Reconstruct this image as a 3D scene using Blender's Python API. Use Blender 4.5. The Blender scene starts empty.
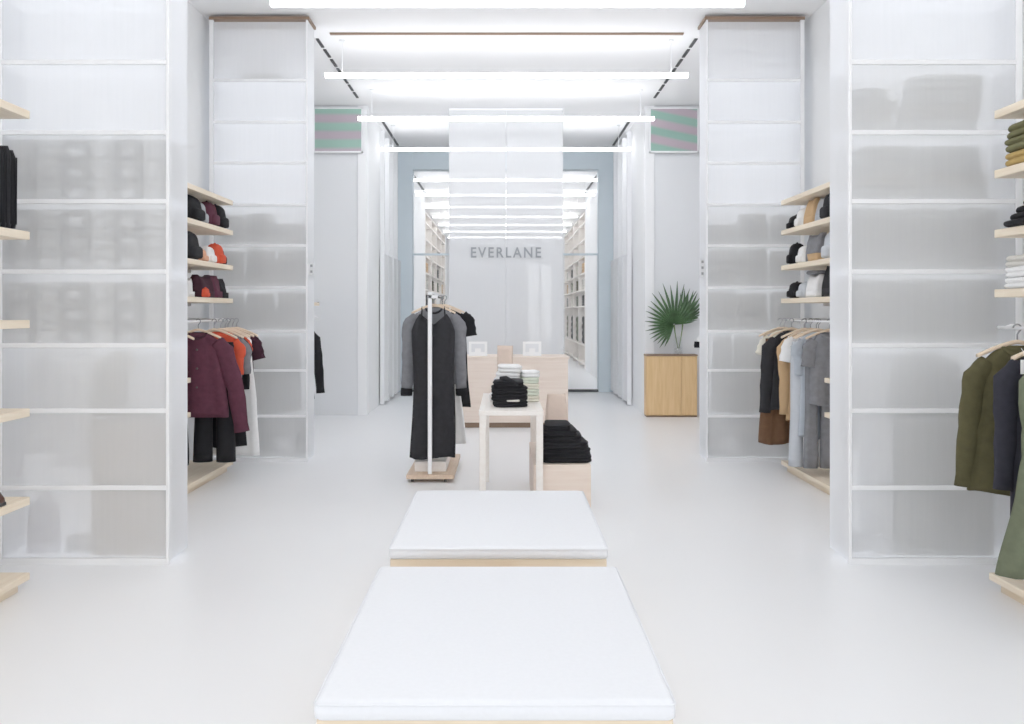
import bpy, bmesh, math, random
from mathutils import Vector, Matrix, noise
random.seed(7)
PI = math.pi
S = bpy.context.scene
COL = S.collection
EYE, F, CX, CY, CAMX = 1.55, 800.0, 504.0, 311.0, -.03      # eye height, focal length in pixels, vanishing point
def X(px, d): return (px - CX) * d / F + CAMX
def Z(py, d): return EYE + (CY - py) * d / F
ORD = ['first', 'second', 'third', 'fourth', 'fifth', 'sixth', 'seventh', 'eighth', 'ninth', 'tenth',
       'eleventh', 'twelfth', 'thirteenth', 'fourteenth', 'fifteenth', 'sixteenth']

# ------------------------------------------------------------------ materials
def srgb(r, g, b):
    f = lambda c: (c/255/12.92) if c/255 <= .04045 else ((c/255+.055)/1.055)**2.4
    return (f(r), f(g), f(b), 1)
MATS = {}
def base_mat(name):
    m = bpy.data.materials.new(name); m.use_nodes = True
    nt = m.node_tree; b = nt.nodes['Principled BSDF']
    return m, nt, b
def mat_plain(name, c, rough=.6, var=.02, metal=0, scale=6, bump=0, spec=.5):
    if name in MATS: return MATS[name]
    m, nt, b = base_mat(name)
    tc = nt.nodes.new('ShaderNodeTexCoord'); n = nt.nodes.new('ShaderNodeTexNoise'); n.inputs['Scale'].default_value = scale
    n.inputs['Detail'].default_value = 4
    nt.links.new(tc.outputs['Object'], n.inputs['Vector'])
    r = nt.nodes.new('ShaderNodeValToRGB')
    a = srgb(*c)
    r.color_ramp.elements[0].position = .3; r.color_ramp.elements[1].position = .7
    r.color_ramp.elements[0].color = tuple(max(0, v*(1-var)) for v in a[:3]) + (1,)
    r.color_ramp.elements[1].color = tuple(min(1, v*(1+var)) for v in a[:3]) + (1,)
    nt.links.new(n.outputs['Fac'], r.inputs['Fac']); nt.links.new(r.outputs['Color'], b.inputs['Base Color'])
    b.inputs['Roughness'].default_value = rough; b.inputs['Metallic'].default_value = metal
    b.inputs['Specular IOR Level'].default_value = spec
    if bump:
        bp = nt.nodes.new('ShaderNodeBump'); bp.inputs['Strength'].default_value = bump; bp.inputs['Distance'].default_value = .01
        nt.links.new(n.outputs['Fac'], bp.inputs['Height']); nt.links.new(bp.outputs['Normal'], b.inputs['Normal'])
    MATS[name] = m; return m
def mat_wood(name, c, c2, axis=1, scale=1.0, rough=.55):
    if name in MATS: return MATS[name]
    m, nt, b = base_mat(name)
    tc = nt.nodes.new('ShaderNodeTexCoord'); mp = nt.nodes.new('ShaderNodeMapping')
    sc = [14*scale]*3; sc[axis] = 1.0*scale; mp.inputs['Scale'].default_value = sc
    n = nt.nodes.new('ShaderNodeTexNoise'); n.inputs['Scale'].default_value = 3; n.inputs['Detail'].default_value = 6
    n.inputs['Distortion'].default_value = .6
    r = nt.nodes.new('ShaderNodeValToRGB')
    r.color_ramp.elements[0].position = .3; r.color_ramp.elements[1].position = .7
    r.color_ramp.elements[0].color = srgb(*c2); r.color_ramp.elements[1].color = srgb(*c)
    nt.links.new(tc.outputs['Object'], mp.inputs['Vector']); nt.links.new(mp.outputs['Vector'], n.inputs['Vector'])
    nt.links.new(n.outputs['Fac'], r.inputs['Fac']); nt.links.new(r.outputs['Color'], b.inputs['Base Color'])
    b.inputs['Roughness'].default_value = rough
    MATS[name] = m; return m
def fabric(name, c):
    var = .12 if max(c) < 190 else .03
    return mat_plain('fabric_'+name, c, .92, var, 0, 22, .25, .2)
def mat_mesh(name, alpha, c=(235, 236, 238)):
    """fine perforated white screen: a weave of opaque threads with see-through holes"""
    m, nt, b = base_mat(name)
    out = nt.nodes['Material Output']
    b.inputs['Base Color'].default_value = srgb(*c); b.inputs['Roughness'].default_value = .6
    b.inputs['Specular IOR Level'].default_value = .2
    tr = nt.nodes.new('ShaderNodeBsdfTransparent'); mx = nt.nodes.new('ShaderNodeMixShader')
    tc = nt.nodes.new('ShaderNodeTexCoord'); w = nt.nodes.new('ShaderNodeTexNoise')
    mp = nt.nodes.new('ShaderNodeMapping'); mp.inputs['Scale'].default_value = (26, 26, 1.2)
    w.inputs['Scale'].default_value = 2; w.inputs['Detail'].default_value = 3
    mr = nt.nodes.new('ShaderNodeMapRange'); mr.inputs['To Min'].default_value = alpha-.02; mr.inputs['To Max'].default_value = alpha+.02
    nt.links.new(tc.outputs['Object'], mp.inputs['Vector']); nt.links.new(mp.outputs['Vector'], w.inputs['Vector'])
    nt.links.new(w.outputs['Fac'], mr.inputs['Value']); nt.links.new(mr.outputs['Result'], mx.inputs['Fac'])
    tl = nt.nodes.new('ShaderNodeBsdfTranslucent'); tl.inputs['Color'].default_value = srgb(*c); m2 = nt.nodes.new('ShaderNodeMixShader'); m2.inputs['Fac'].default_value = .35
    nt.links.new(b.outputs['BSDF'], m2.inputs[1]); nt.links.new(tl.outputs['BSDF'], m2.inputs[2])
    nt.links.new(tr.outputs['BSDF'], mx.inputs[1]); nt.links.new(m2.outputs['Shader'], mx.inputs[2])
    nt.links.new(mx.outputs['Shader'], out.inputs['Surface'])
    return m
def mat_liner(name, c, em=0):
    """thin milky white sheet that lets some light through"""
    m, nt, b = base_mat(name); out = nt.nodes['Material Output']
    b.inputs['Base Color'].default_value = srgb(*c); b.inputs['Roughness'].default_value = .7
    if em: b.inputs['Emission Color'].default_value = srgb(250, 252, 255); b.inputs['Emission Strength'].default_value = em  # optional added glow, not a lamp
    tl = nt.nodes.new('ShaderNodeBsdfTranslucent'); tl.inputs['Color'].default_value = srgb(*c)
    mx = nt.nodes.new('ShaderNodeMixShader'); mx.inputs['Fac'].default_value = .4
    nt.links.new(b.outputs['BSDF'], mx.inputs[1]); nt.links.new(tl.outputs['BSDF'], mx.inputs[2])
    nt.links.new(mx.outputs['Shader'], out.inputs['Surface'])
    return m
def mat_emit(name, c, s):
    m, nt, b = base_mat(name)
    b.inputs['Base Color'].default_value = (1, 1, 1, 1)
    b.inputs['Emission Color'].default_value = srgb(*c); b.inputs['Emission Strength'].default_value = s
    return m
def mat_glass(name, tint=(1, 1, 1, 1), refl=.06, fres=True):
    m, nt, b = base_mat(name); out = nt.nodes['Material Output']
    tr = nt.nodes.new('ShaderNodeBsdfTransparent'); tr.inputs['Color'].default_value = tint
    gl = nt.nodes.new('ShaderNodeBsdfGlossy'); gl.inputs['Roughness'].default_value = .03
    lw = nt.nodes.new('ShaderNodeFresnel'); lw.inputs['IOR'].default_value = 1.45
    mx = nt.nodes.new('ShaderNodeMixShader')
    mx.inputs['Fac'].default_value = refl
    if fres: nt.links.new(lw.outputs['Fac'], mx.inputs['Fac'])
    nt.links.new(tr.outputs['BSDF'], mx.inputs[1]); nt.links.new(gl.outputs['BSDF'], mx.inputs[2])
    nt.links.new(mx.outputs['Shader'], out.inputs['Surface'])
    nt.nodes.remove(b)
    return m
def mat_moire(name, base, band, slant, scale, phase):
    m, nt, b = base_mat(name)
    tc = nt.nodes.new('ShaderNodeTexCoord'); mp = nt.nodes.new('ShaderNodeMapping')
    mp.inputs['Rotation'].default_value = (0, slant, 0); mp.inputs['Location'].default_value = (0, 0, phase)
    w = nt.nodes.new('ShaderNodeTexWave'); w.bands_direction = 'Z'; w.inputs['Scale'].default_value = scale
    w.inputs['Distortion'].default_value = 1.2; w.inputs['Detail'].default_value = 1; w.inputs['Detail Scale'].default_value = .6
    r = nt.nodes.new('ShaderNodeValToRGB')
    r.color_ramp.elements[0].position = .25; r.color_ramp.elements[1].position = .75
    r.color_ramp.elements[0].color = srgb(*base); r.color_ramp.elements[1].color = srgb(*band)
    nt.links.new(tc.outputs['Object'], mp.inputs['Vector']); nt.links.new(mp.outputs['Vector'], w.inputs['Vector'])
    nt.links.new(w.outputs['Color'], r.inputs['Fac']); nt.links.new(r.outputs['Color'], b.inputs['Base Color'])
    b.inputs['Roughness'].default_value = .7
    return m

M = dict(
    wall=mat_plain('wall_paint', (238, 239, 240), .75, .008, 0, 2),
    wallgrey=mat_plain('wall_grey_paint', (224, 226, 229), .75, .008, 0, 2),
    ceil=mat_plain('ceiling_paint', (240, 240, 241), .8, .006, 0, 2),
    floor=mat_plain('floor_epoxy', (238, 239, 241), .3, .012, 0, .7, 0, .4),
    frame=mat_plain('white_frame', (240, 241, 243), .5, .006),
    inner=mat_liner('white_liner', (244, 245, 247)),
    glowback=mat_liner('white_panel_added_glow', (244, 245, 247), .23),  # glow added so the stock reads through the mesh; no lamp behind it
    glowshelf=mat_liner('white_shelf_added_glow', (244, 245, 247), .36),  # self-glow added to brighten the tower contents; the shelves hold no lamps
    blue=mat_plain('blue_grey_paint', (206, 218, 225), .6, .02, 0, 2),
    pine=mat_wood('pine_wood', (240, 227, 206), (228, 210, 184), 1),
    pinex=mat_wood('pine_wood_crosswise', (238, 222, 198), (226, 206, 178), 0),
    birch=mat_wood('birch_ply', (236, 221, 208), (226, 207, 192), 0, .6),
    birchw=mat_wood('white_birch', (240, 236, 231), (234, 227, 220), 1, .6),
    oak=mat_wood('oak_veneer', (228, 192, 140), (214, 174, 120), 2, .8),
    hang=mat_wood('hanger_wood', (232, 212, 188), (218, 192, 164), 0, 2),
    rackw=mat_wood('rack_wood', (214, 190, 166), (196, 168, 142), 1),
    steel=mat_plain('brushed_steel', (150, 152, 156), .35, .05, .9),
    dark=mat_plain('dark_metal', (60, 58, 56), .5, .05),
    brown=mat_plain('brown_edge', (128, 104, 84), .6, .05),
    slot=mat_plain('slot_black', (50, 50, 52), .6, .05),
    cushion=mat_plain('cushion_linen', (229, 231, 235), .95, .012, 0, 60, .06, .1),
    mesh=mat_mesh('white_mesh_screen', .5),
    mesh2=mat_mesh('white_mesh_banner', .74),
    light=mat_emit('light_diffuser', (250, 252, 255), 11.8),
    pane=mat_emit('reflection_glow', (250, 252, 255), 1.4),  # glow imitating bright windows reflected in the glass
    glass=mat_glass('clear_glass'),
    acrylic=mat_glass('clear_acrylic', (.97, .98, .98, 1), .1, False),
    paper=mat_plain('white_paper', (245, 245, 245), .8, .01),
    letter=mat_plain('grey_lettering', (140, 144, 148), .5, .02),
    leaf=mat_plain('palm_green', (62, 92, 56), .5, .35, 0, 9, 0),
    stem=mat_plain('stem_green', (96, 124, 66), .6, .15),
    fog=mat_plain('grey_card', (204, 204, 199), .9, .05, 0, 8),
    fog2=mat_plain('beige_card', (218, 211, 201), .9, .04, 0, 8),
    foglid=mat_plain('pale_card', (226, 226, 223), .9, .04, 0, 8),
)
FAB = lambda n: MATS['fabric_'+n]
for n, c in dict(black=(27, 27, 30), charcoal=(40, 40, 43), grey=(118, 119, 124), lightgrey=(168, 172, 178), palegrey=(190, 195, 202),
                 white=(232, 232, 232), maroon=(82, 44, 58), darkmaroon=(54, 30, 40), orange=(206, 78, 54), tan=(190, 156, 116), brown=(98, 70, 50),
                 olive=(76, 72, 48), green=(92, 98, 78), navy=(44, 44, 52), mustard=(168, 140, 84), folive=(98, 96, 66), blush=(212, 192, 178),
                 cream=(226, 222, 206), mint=(216, 222, 206), fogg=(204, 204, 199), fogb=(207, 203, 193), fogw=(250, 250, 250), bluegrey=(176, 184, 194),
                 stone=(200, 197, 190), peach=(214, 160, 130), lilac=(220, 218, 224)).items():
    fabric(n, c)
MATS['leather_brown'] = mat_plain('leather_brown', (70, 42, 34), .4, .1)

# ------------------------------------------------------------------ helpers
def tag(o, label=None, cat=None, group=None, kind=None):
    if label: o['label'] = label
    if cat: o['category'] = cat
    if group: o['group'] = group
    if kind: o['kind'] = kind
    return o
def thing(name, label, cat, loc=(0, 0, 0), rz=0, group=None):
    o = bpy.data.objects.new(name, None); COL.objects.link(o)
    o.empty_display_size = .1
    o.location = loc; o.rotation_euler = (0, 0, rz)
    return tag(o, label, cat, group)
def obj(name, bm, mat, parent=None, smooth=False, bevel=0, loc=None, rz=None):
    bmesh.ops.recalc_face_normals(bm, faces=bm.faces[:])
    me = bpy.data.meshes.new(name); bm.to_mesh(me); bm.free()
    if smooth:
        for p in me.polygons: p.use_smooth = True
    me.materials.append(mat)
    o = bpy.data.objects.new(name, me); COL.objects.link(o)
    if parent: o.parent = parent
    if loc is not None: o.location = loc
    if rz is not None: o.rotation_euler = (0, 0, rz)
    if bevel:
        md = o.modifiers.new('bevel', 'BEVEL'); md.width = bevel; md.segments = 2; md.limit_method = 'ANGLE'
    return o
def struct(name, bm, mat, bevel=0):
    return tag(obj(name, bm, mat, None, False, bevel), kind='structure')
def dup(root, loc, rz=None, label=None, group=None):
    r = root.copy(); COL.objects.link(r); r.location = loc
    if rz is not None: r.rotation_euler = (0, 0, rz)
    if label: r['label'] = label
    if group: r['group'] = group
    for ch in list(root.children):
        c = ch.copy(); COL.objects.link(c); c.parent = r
        for g in ch.children:
            d = g.copy(); COL.objects.link(d); d.parent = c
    return r
def B(*boxes):
    bm = bmesh.new()
    for b in boxes: box(bm, *b)
    return bm
def box(bm, x0, x1, y0, y1, z0, z1):
    if x0 > x1: x0, x1 = x1, x0
    if y0 > y1: y0, y1 = y1, y0
    v = [bm.verts.new((x, y, z)) for z in (z0, z1) for y in (y0, y1) for x in (x0, x1)]
    for f in ((0, 2, 3, 1), (4, 5, 7, 6), (0, 1, 5, 4), (1, 3, 7, 5), (3, 2, 6, 7), (2, 0, 4, 6)):
        bm.faces.new([v[i] for i in f])
def loft(bm, rings, cap0=True, cap1=True):
    vs = [[bm.verts.new(p) for p in r] for r in rings]
    n = len(vs[0])
    for a, b in zip(vs, vs[1:]):
        for i in range(n):
            bm.faces.new((a[i], a[(i+1) % n], b[(i+1) % n], b[i]))
    if cap0: bm.faces.new(list(reversed(vs[0])))
    if cap1: bm.faces.new(vs[-1])
    return bm
def tube(bm, pts, r, seg=8, flat=1.0):
    pts = [Vector(p) for p in pts]
    rr = r if isinstance(r, (list, tuple)) else [r]*len(pts)
    rings = []
    ref = None
    for i, p in enumerate(pts):
        t = (pts[min(i+1, len(pts)-1)] - pts[max(i-1, 0)]).normalized()
        if ref is None:
            ref = Vector((0, 1, 0)) if abs(t.y) < .9 else Vector((1, 0, 0))
        n1 = (ref - t*ref.dot(t)).normalized(); n2 = t.cross(n1); ref = n1
        rings.append([p + n1*math.cos(2*PI*k/seg)*rr[i]*flat + n2*math.sin(2*PI*k/seg)*rr[i] for k in range(seg)])
    return loft(bm, rings)
def sup(a, b, z, p, n=28, ox=0, oy=0):
    out = []
    for k in range(n):
        c, s = math.cos(2*PI*k/n), math.sin(2*PI*k/n)
        out.append((ox + a*math.copysign(abs(c)**p, c), oy + b*math.copysign(abs(s)**p, s), z))
    return out
def interp(levels, n):
    """levels: tuples whose first value is the parameter; smooth resample to n rows"""
    t0, t1 = levels[0][0], levels[-1][0]
    out = []
    for i in range(n):
        t = t0 + (t1-t0)*i/(n-1)
        for a, b in zip(levels, levels[1:]):
            if min(a[0], b[0])-1e-9 <= t <= max(a[0], b[0])+1e-9:
                u = (t-a[0])/(b[0]-a[0]) if b[0] != a[0] else 0
                u = u*u*(3-2*u)*.5 + u*.5
                out.append((t,) + tuple(x+(y-x)*u for x, y in zip(a[1:], b[1:]))); break
    return out
def rot(c, sx): return c

# ------------------------------------------------------------------ folded clothes, boxes, bags
def fold_bm(w, d, h, layers=2, seed=0, p=.32):
    bm = bmesh.new(); nz = layers*6; rings = []
    for i in range(nz+1):
        t = i/nz
        l = abs(math.sin(PI*layers*t))**.45 if 0 < t < 1 else 0
        ins = (1-l)*min(.03, .3*h/layers*1.4)
        r = sup(w/2-ins, d/2-ins, h*t, p, 36)
        rr = []
        for x, y, z in r:
            q = noise.noise(Vector((x*9+seed, y*9, z*14+seed*3)))*.012
            k = 1+q/max(.05, math.hypot(x, y))
            rr.append((x*k, y*k, z + (noise.noise(Vector((x*7, y*7+seed, 3)))*.012*t if 0 < t else 0)))
        rings.append(rr)
    return loft(bm, rings)
def folded(name, label, cat, matn, loc, size, rz=0, layers=2, seed=0, group=None):
    o = obj(name, fold_bm(*size, layers, seed), FAB(matn), None, True, 0, (loc[0], loc[1], loc[2]+.003), rz)
    return tag(o, label, cat, group)
def bag(label, matn, loc, rz, w=.24, h=.27, d=.13, pocketmat=None, group=None, kind='backpack'):
    t = thing(kind, label, 'bag', (loc[0], loc[1], loc[2]+.003), rz, group)
    lv = interp([(0, .44*w, .42*d), (.03*h/.27, .5*w, .5*d), (.5*h, .49*w, .5*d), (.8*h, .46*w, .44*d), (.95*h, .38*w, .32*d), (h, .27*w, .2*d)], 14)
    bm = bmesh.new(); loft(bm, [sup(a, b, z, .55) for z, a, b in lv]); obj('body', bm, FAB(matn), t, True)
    bm = bmesh.new(); lv = interp([(.06*h, .3*w, .2*d), (.1*h, .36*w, .24*d), (.4*h, .36*w, .24*d), (.48*h, .28*w, .16*d)], 8)
    loft(bm, [sup(a, b, z, .5, 28, 0, -.44*d) for z, a, b in lv]); obj('pocket', bm, FAB(pocketmat or matn), t, True)
    bm = bmesh.new(); tube(bm, [(-.14*w, 0, .96*h), (-.1*w, 0, 1.02*h), (0, 0, 1.045*h), (.1*w, 0, 1.02*h), (.14*w, 0, .96*h)], .007, 6); obj('handle', bm, FAB(matn), t, True)
    return t
def tote(label, matn, loc, rz, w=.3, h=.34, d=.12, basemat=None, group=None, flare=1.12, straps=True):
    t = thing('tote_bag', label, 'bag', (loc[0], loc[1], loc[2]+.003), rz, group)
    lv = interp([(0, .5*w, .5*d), (.3*h, .5*w, .48*d), (.7*h, .5*w*(1+(flare-1)*.6), .36*d), (h, .5*w*flare, .18*d)], 12)
    bm = bmesh.new()
    rings = [[(x, y+.012*math.sin(x*22+z*9), z + (0 if z < h-.001 else -.02*math.cos(x/w*PI))) for x, y, z in sup(a, b, z, .35, 32)] for z, a, b in lv]
    loft(bm, rings); obj('body', bm, FAB(matn), t, True)
    bm = bmesh.new()
    loft(bm, [sup(.5*w+.004, .5*d+.006, z, .35, 32) for z in (.0, .02, .28*h)]); obj('base_band', bm, FAB(basemat or matn), t, True)
    if straps:
        for s in (-1, 1):
            bm = bmesh.new(); tube(bm, [(-.22*w, s*.1*d, .8*h), (-.2*w, s*.14*d, 1.05*h), (-.1*w, s*.2*d, 1.17*h), (.1*w, s*.2*d, 1.17*h), (.2*w, s*.14*d, 1.05*h), (.22*w, s*.1*d, .8*h)], .008, 6)
            obj('strap', bm, FAB(matn), t, True)
    return t
def carton(label, loc, w, d, h, mat, lidmat, group=None, lidh=.3, card=True):
    t = thing('storage_box', label, 'box', (loc[0], loc[1], loc[2]+.002), 0, group)
    obj('body', B((-w/2, w/2, -d/2, d/2, 0, h*(1-lidh*.5))), mat, t, False, .004)
    obj('lid', B((-w/2-.003, w/2+.003, -d/2-.003, d/2+.003, h*(1-lidh), h)), lidmat, t, False, .004)
    if card: obj('card', B((-w*.24, w*.24, -d/2-.006, -d/2-.002, h*.15, h*.55)), M['paper'], t)
    return t

# ------------------------------------------------------------------ hanging clothes
HOOK = .085
def make_hanger(label, loc, rz=0, hw=.2):
    t = thing('wooden_hanger', label, 'hanger', loc, rz, 'wooden clothes hangers')
    bm = bmesh.new(); rings = []
    for i in range(17):
        u = -1+2*i/16
        x = hw*u; z = -.075*abs(u)**1.35 + .012
        hh = .011 - .003*abs(u); hd = .007+.009*abs(u)**2
        rings.append([(x, -hd, z-hh), (x, -hd*1.1, z), (x, -hd, z+hh), (x, hd, z+hh), (x, hd*1.1, z), (x, hd, z-hh)])
    loft(bm, rings); obj('arm', bm, M['hang'], t, True)
    bm = bmesh.new()
    pts = [(0, 0, .01), (0, 0, .05), (.004, 0, .058)]
    for i in range(13):
        a = math.radians(-60 + 240*i/12)
        pts.append((.02*math.cos(a), 0, HOOK + .02*math.sin(a)))
    tube(bm, pts, .0042, 6); obj('hook', bm, M['steel'], t, True)
    return t
HANGER = [None]
def hanger(label, loc, rz=0):
    if HANGER[0] is None:
        HANGER[0] = make_hanger(label, loc, rz); return HANGER[0]
    return dup(HANGER[0], loc, rz, label)
def body_rings(levels, n=20, folds=7, amp=.012, seed=0, seg=44, v=0, back=0):
    lv = interp(levels, n); rings = []
    z0, z1 = levels[0][0], levels[-1][0]
    rnd = random.Random(seed); ph = [rnd.uniform(0, 6.3) for _ in range(6)]
    for i, (z, a, b) in enumerate(lv):
        t = (z-z0)/(z1-z0)
        A = amp*(.15+.85*t)
        r = []
        for x, y, zz in sup(a, b, z, .8, seg):
            u = x/max(a, .01)
            f = A*(math.sin(u*folds+ph[0]+t*.7) + .6*math.sin(u*folds*1.9+ph[1]-t) + .3*math.sin(u*folds*3.3+ph[2]))
            dz = .012*math.sin(u*3+ph[3])*t*t
            if v and i < 4:
                dz -= v*(1-min(1, abs(u)))*(1-i/4)*(1 if y < 0 else back)
            xx = x + .012*math.sin(t*5+ph[4])*t
            r.append((xx, y+f, zz+dz))
        rings.append(r)
    return rings
def sleeve_bm(side, pts, radii, flat=.75, seed=0):
    bm = bmesh.new()
    P = interp([(i,)+tuple(p)+(r,) for i, (p, r) in enumerate(zip(pts, radii))], 14)
    rr = []
    for j, q in enumerate(P): rr.append(q[4]*(1+.07*math.sin(j*2.1+seed)))
    tube(bm, [(side*q[1], q[2], q[3]) for q in P], rr, 14, flat)
    return bm
def garment(name, label, cat, matn, x, y, zr, kind='tee', L=.65, w=.21, hem=None, rz=0, seed=0, amp=.012, group=None,
            cuff=None, sleeve=None, collar=None, buttons=0, hlabel=None, armw=.06, swing=.1, depth=.06, v=.05, hang=True, armb=0):
    """a piece of clothing hung on a hanger whose hook rides a rail at height zr"""
    z = zr-HOOK
    t = thing(name, label, cat, (x, y, z), rz, group)
    hem = hem or w*1.05
    if hang: hanger(hlabel or ('pale wooden hanger holding the ' + label), (x, y, z), rz)
    if kind == 'trousers':
        zt = -.1
        bm = bmesh.new(); loft(bm, body_rings([(zt, w, .035), (zt-.05, w, .04)], 4, 5, .003, seed)); obj('waistband', bm, FAB(matn), t, True)
        for s in (-1, 1):
            bm = bmesh.new()
            lv = interp([(zt-.045, .5*w, .035), (zt-.25, .52*w, .05), (-L*.6, .45*w, .05), (-L, hem*.5, .05)], 14)
            rings = []
            for i, (zz, a, b) in enumerate(lv):
                rings.append([(px+s*.5*w+s*.02*i/14, py+.008*math.sin(px*40+seed), pz) for px, py, pz in sup(a, b, zz, .8, 24)])
            loft(bm, rings); obj('trouser_leg', bm, FAB(matn), t, True)
        return t
    if kind == 'strap':
        lv = [(-.07, w*.62, .035), (-.12, w*.8, .045), (-.22, w, .055), (-L*.45, w*.94, .06), (-L, hem, .075)]
        bm = bmesh.new(); loft(bm, body_rings(lv, 26, 8, amp, seed, 44, .2, .5)); obj('body', bm, FAB(matn), t, True)
        for s in (-1, 1):
            bm = bmesh.new(); tube(bm, [(s*w*.55, -.035, -.13), (s*w*.52, -.022, -.03), (s*w*.52, 0, -.008), (s*w*.52, .022, -.03), (s*w*.55, .035, -.13)], .006, 6)
            obj('shoulder_strap', bm, FAB(matn), t, True)
        return t
    if kind == 'skirt':
        lv = [(-.1, w*.8, .035), (-.15, w*.85, .04), (-L, hem, .07)]
        bm = bmesh.new(); loft(bm, body_rings(lv, 16, 9, amp, seed)); obj('skirt_panel', bm, FAB(matn), t, True)
        bm = bmesh.new(); loft(bm, [sup(w*.81, .04, q, .8, 28) for q in (-.085, -.095, -.13)]); obj('waistband', bm, FAB(matn), t, True)
        return t
    depth *= .72; amp *= .8
    lv = [(-.012, .07, .034), (-.03, .11, .04), (-.07, w*.86, .04), (-.1, w, .038), (-.24, w, depth), (-L*.6, w*.5+hem*.5, depth*1.05), (-L, hem, depth*1.2)]
    bm = bmesh.new(); loft(bm, body_rings(lv, 26, 7, amp, seed, 44, v, .1)); obj('body', bm, FAB(matn), t, True)
    if collar:
        bm = bmesh.new(); n = 18
        for s in (-1, 1):
            pass
        pts = [(.078*math.cos(a), .05*math.sin(a), -.02 - (v*.9*max(0, -math.sin(a))**1.5)) for a in [2*PI*k/n for k in range(n+1)]]
        tube(bm, pts, .011, 8); obj('collar', bm, FAB(collar), t, True)
    sl = sleeve if sleeve is not None else (.2 if kind == 'tee' else .58)
    if sl:
        for s in (-1, 1):
            if sl < .3: pts = [(w*.82, 0, -.085), (w*1.1, 0, -.14), (w*1.1+swing*.75, armb*.5, -.09-sl)]; rad = [armw*.95, armw*1.15, armw*1.15]
            else: pts = [(w*.8, 0, -.095), (w+.035, 0, -.18), (w+swing*.7, armb*.5, -.1-sl*.5), (w+swing, armb, -.1-sl)]; rad = [armw*.9, armw*1.1, armw, armw*.85]
            so = obj('sleeve', sleeve_bm(s, pts, rad, .55, seed+s), FAB(matn), t, True)
            if cuff:
                q = pts[-1]; p2 = (q[0]+.004, q[1], q[2]-.06)
                bm = bmesh.new(); tube(bm, [(s*q[0], q[1], q[2]+.012), (s*p2[0], p2[1], p2[2]+.02), (s*p2[0], p2[1], p2[2])], [rad[-1]*1.06, rad[-1]*1.08, rad[-1]], 14, .58)
                obj('cuff', bm, FAB(cuff), so, True)
    for k in range(buttons):
        zz = -.16-(L-.25)*k/max(1, buttons-1)
        bm = bmesh.new(); bmesh.ops.create_cone(bm, cap_ends=True, segments=12, radius1=.009, radius2=.009, depth=.006,
            matrix=Matrix.Translation((.01, -depth*1.15-.004, zz)) @ Matrix.Rotation(PI/2, 4, 'X'))
        obj('button', bm, M['dark'], t)
    return t

# ------------------------------------------------------------------ room shell
SIDE, IN, CEIL = 3.14, 2.08, 4.6
struct('floor', B((-3.4, 3.4, -4, 34.4, -.1, 0)), M['floor'])
struct('ceiling', B((-3.4, 3.4, -4, 34.4, CEIL, CEIL+.1)), M['ceil'])
struct('wall_left', B((-SIDE-.12, -SIDE, -4, 11.9, 0, CEIL)), M['wall'])
struct('wall_right', B((SIDE, SIDE+.12, -4, 11.9, 0, CEIL)), M['wall'])
D3, D4 = 11.9, 15.3
struct('wall_back_left', B((-SIDE-.12, -2.2, D3, D3+.12, 0, CEIL)), M['wallgrey'])
struct('wall_back_right', B((2.2, SIDE+.12, D3, D3+.12, 0, CEIL)), M['wallgrey'])
for s, n in ((-1, 'left'), (1, 'right')):
    struct('wall_passage_'+n, B((s*2.08, s*2.2, D3, D4+.3, 0, CEIL)), M['wall'])
    bm = bmesh.new()
    struct('trim_column_'+n, B((s*2.06, s*2.2, D3-.03, D3+.14, 0, CEIL)), M['frame'], .004)
    struct('wall_far_'+n, B((s*2.12, s*2.24, D4+.3, 21.2, 0, CEIL)), M['wall'])
    struct('wall_alcove_'+n, B((s*2.62, s*2.74, 21.2, 34, 0, CEIL)), M['wall'])
    struct('wall_alcove_end_'+n, B((s*2.12, s*2.74, 28.6, 28.7, 0, CEIL)), M['wall'])
struct('wall_far', B((-2.8, 2.8, 34, 34.15, 0, CEIL)), M['wall'])
# tall narrow fitting-room panels lining the passage
k = 0
for s, n in ((-1, 'left'), (1, 'right')):
    for i in range(4):
        y0 = 13.1+i*.54
        t = thing('passage_panel', '%s tall white panel lining the %s wall of the passage, counting from the counter' % (ORD[i], n), 'panel', (s*2.0, y0, 0), 0, 'white panels along the passage')
        obj('board', B((0, s*.06, .025, .53, .05, 2.5)), M['wall'], t, False, .006)
        obj('edge_fin', B((-s*.012, s*.06, 0, .025, .02, 4.5)), M['frame'], t, False, .003)
# blue-grey glazed portal at the end of the passage
w1 = bpy.data.objects.new('window_1', None); COL.objects.link(w1); w1.location = (0, D4, 0); w1['kind'] = 'structure'
obj('jamb', B((-2.06, -1.78, 0, .25, 0, CEIL)), M['blue'], w1, False, .005)
obj('jamb', B((1.78, 2.06, 0, .25, 0, CEIL)), M['blue'], w1, False, .005)
obj('header', B((-1.78, 1.78, 0, .25, 4.26, CEIL)), M['blue'], w1, False, .005)
obj('transom', B((-1.78, 1.78, .1, .13, 2.62, 2.66)), M['blue'], w1)
obj('sill', B((-1.78, 1.78, .02, .22, 0, .035)), M['slot'], w1)
obj('glass_pane', B((-1.78, 1.78, .11, .12, 0.04, 4.26)), M['glass'], w1)
# glowing panes standing in for the storefront windows' reflection on the glass
w2 = bpy.data.objects.new('window_reflection', None); COL.objects.link(w2); w2.location = (1.5, 33.98, 0); w2['kind'] = 'structure'
obj('pane', B((-.5, .5, -.01, 0, .3, 3.5)), M['pane'], w2)
obj('frame', B((-.56, -.5, -.04, 0, .24, 3.56), (.5, .56, -.04, 0, .24, 3.56), (-.5, .5, -.04, 0, .24, .3), (-.5, .5, -.04, 0, 3.5, 3.56), (-.5, .5, -.04, 0, 1.85, 1.93), (-.04, .04, -.04, 0, .3, 3.5)), M['wallgrey'], w2)

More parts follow.
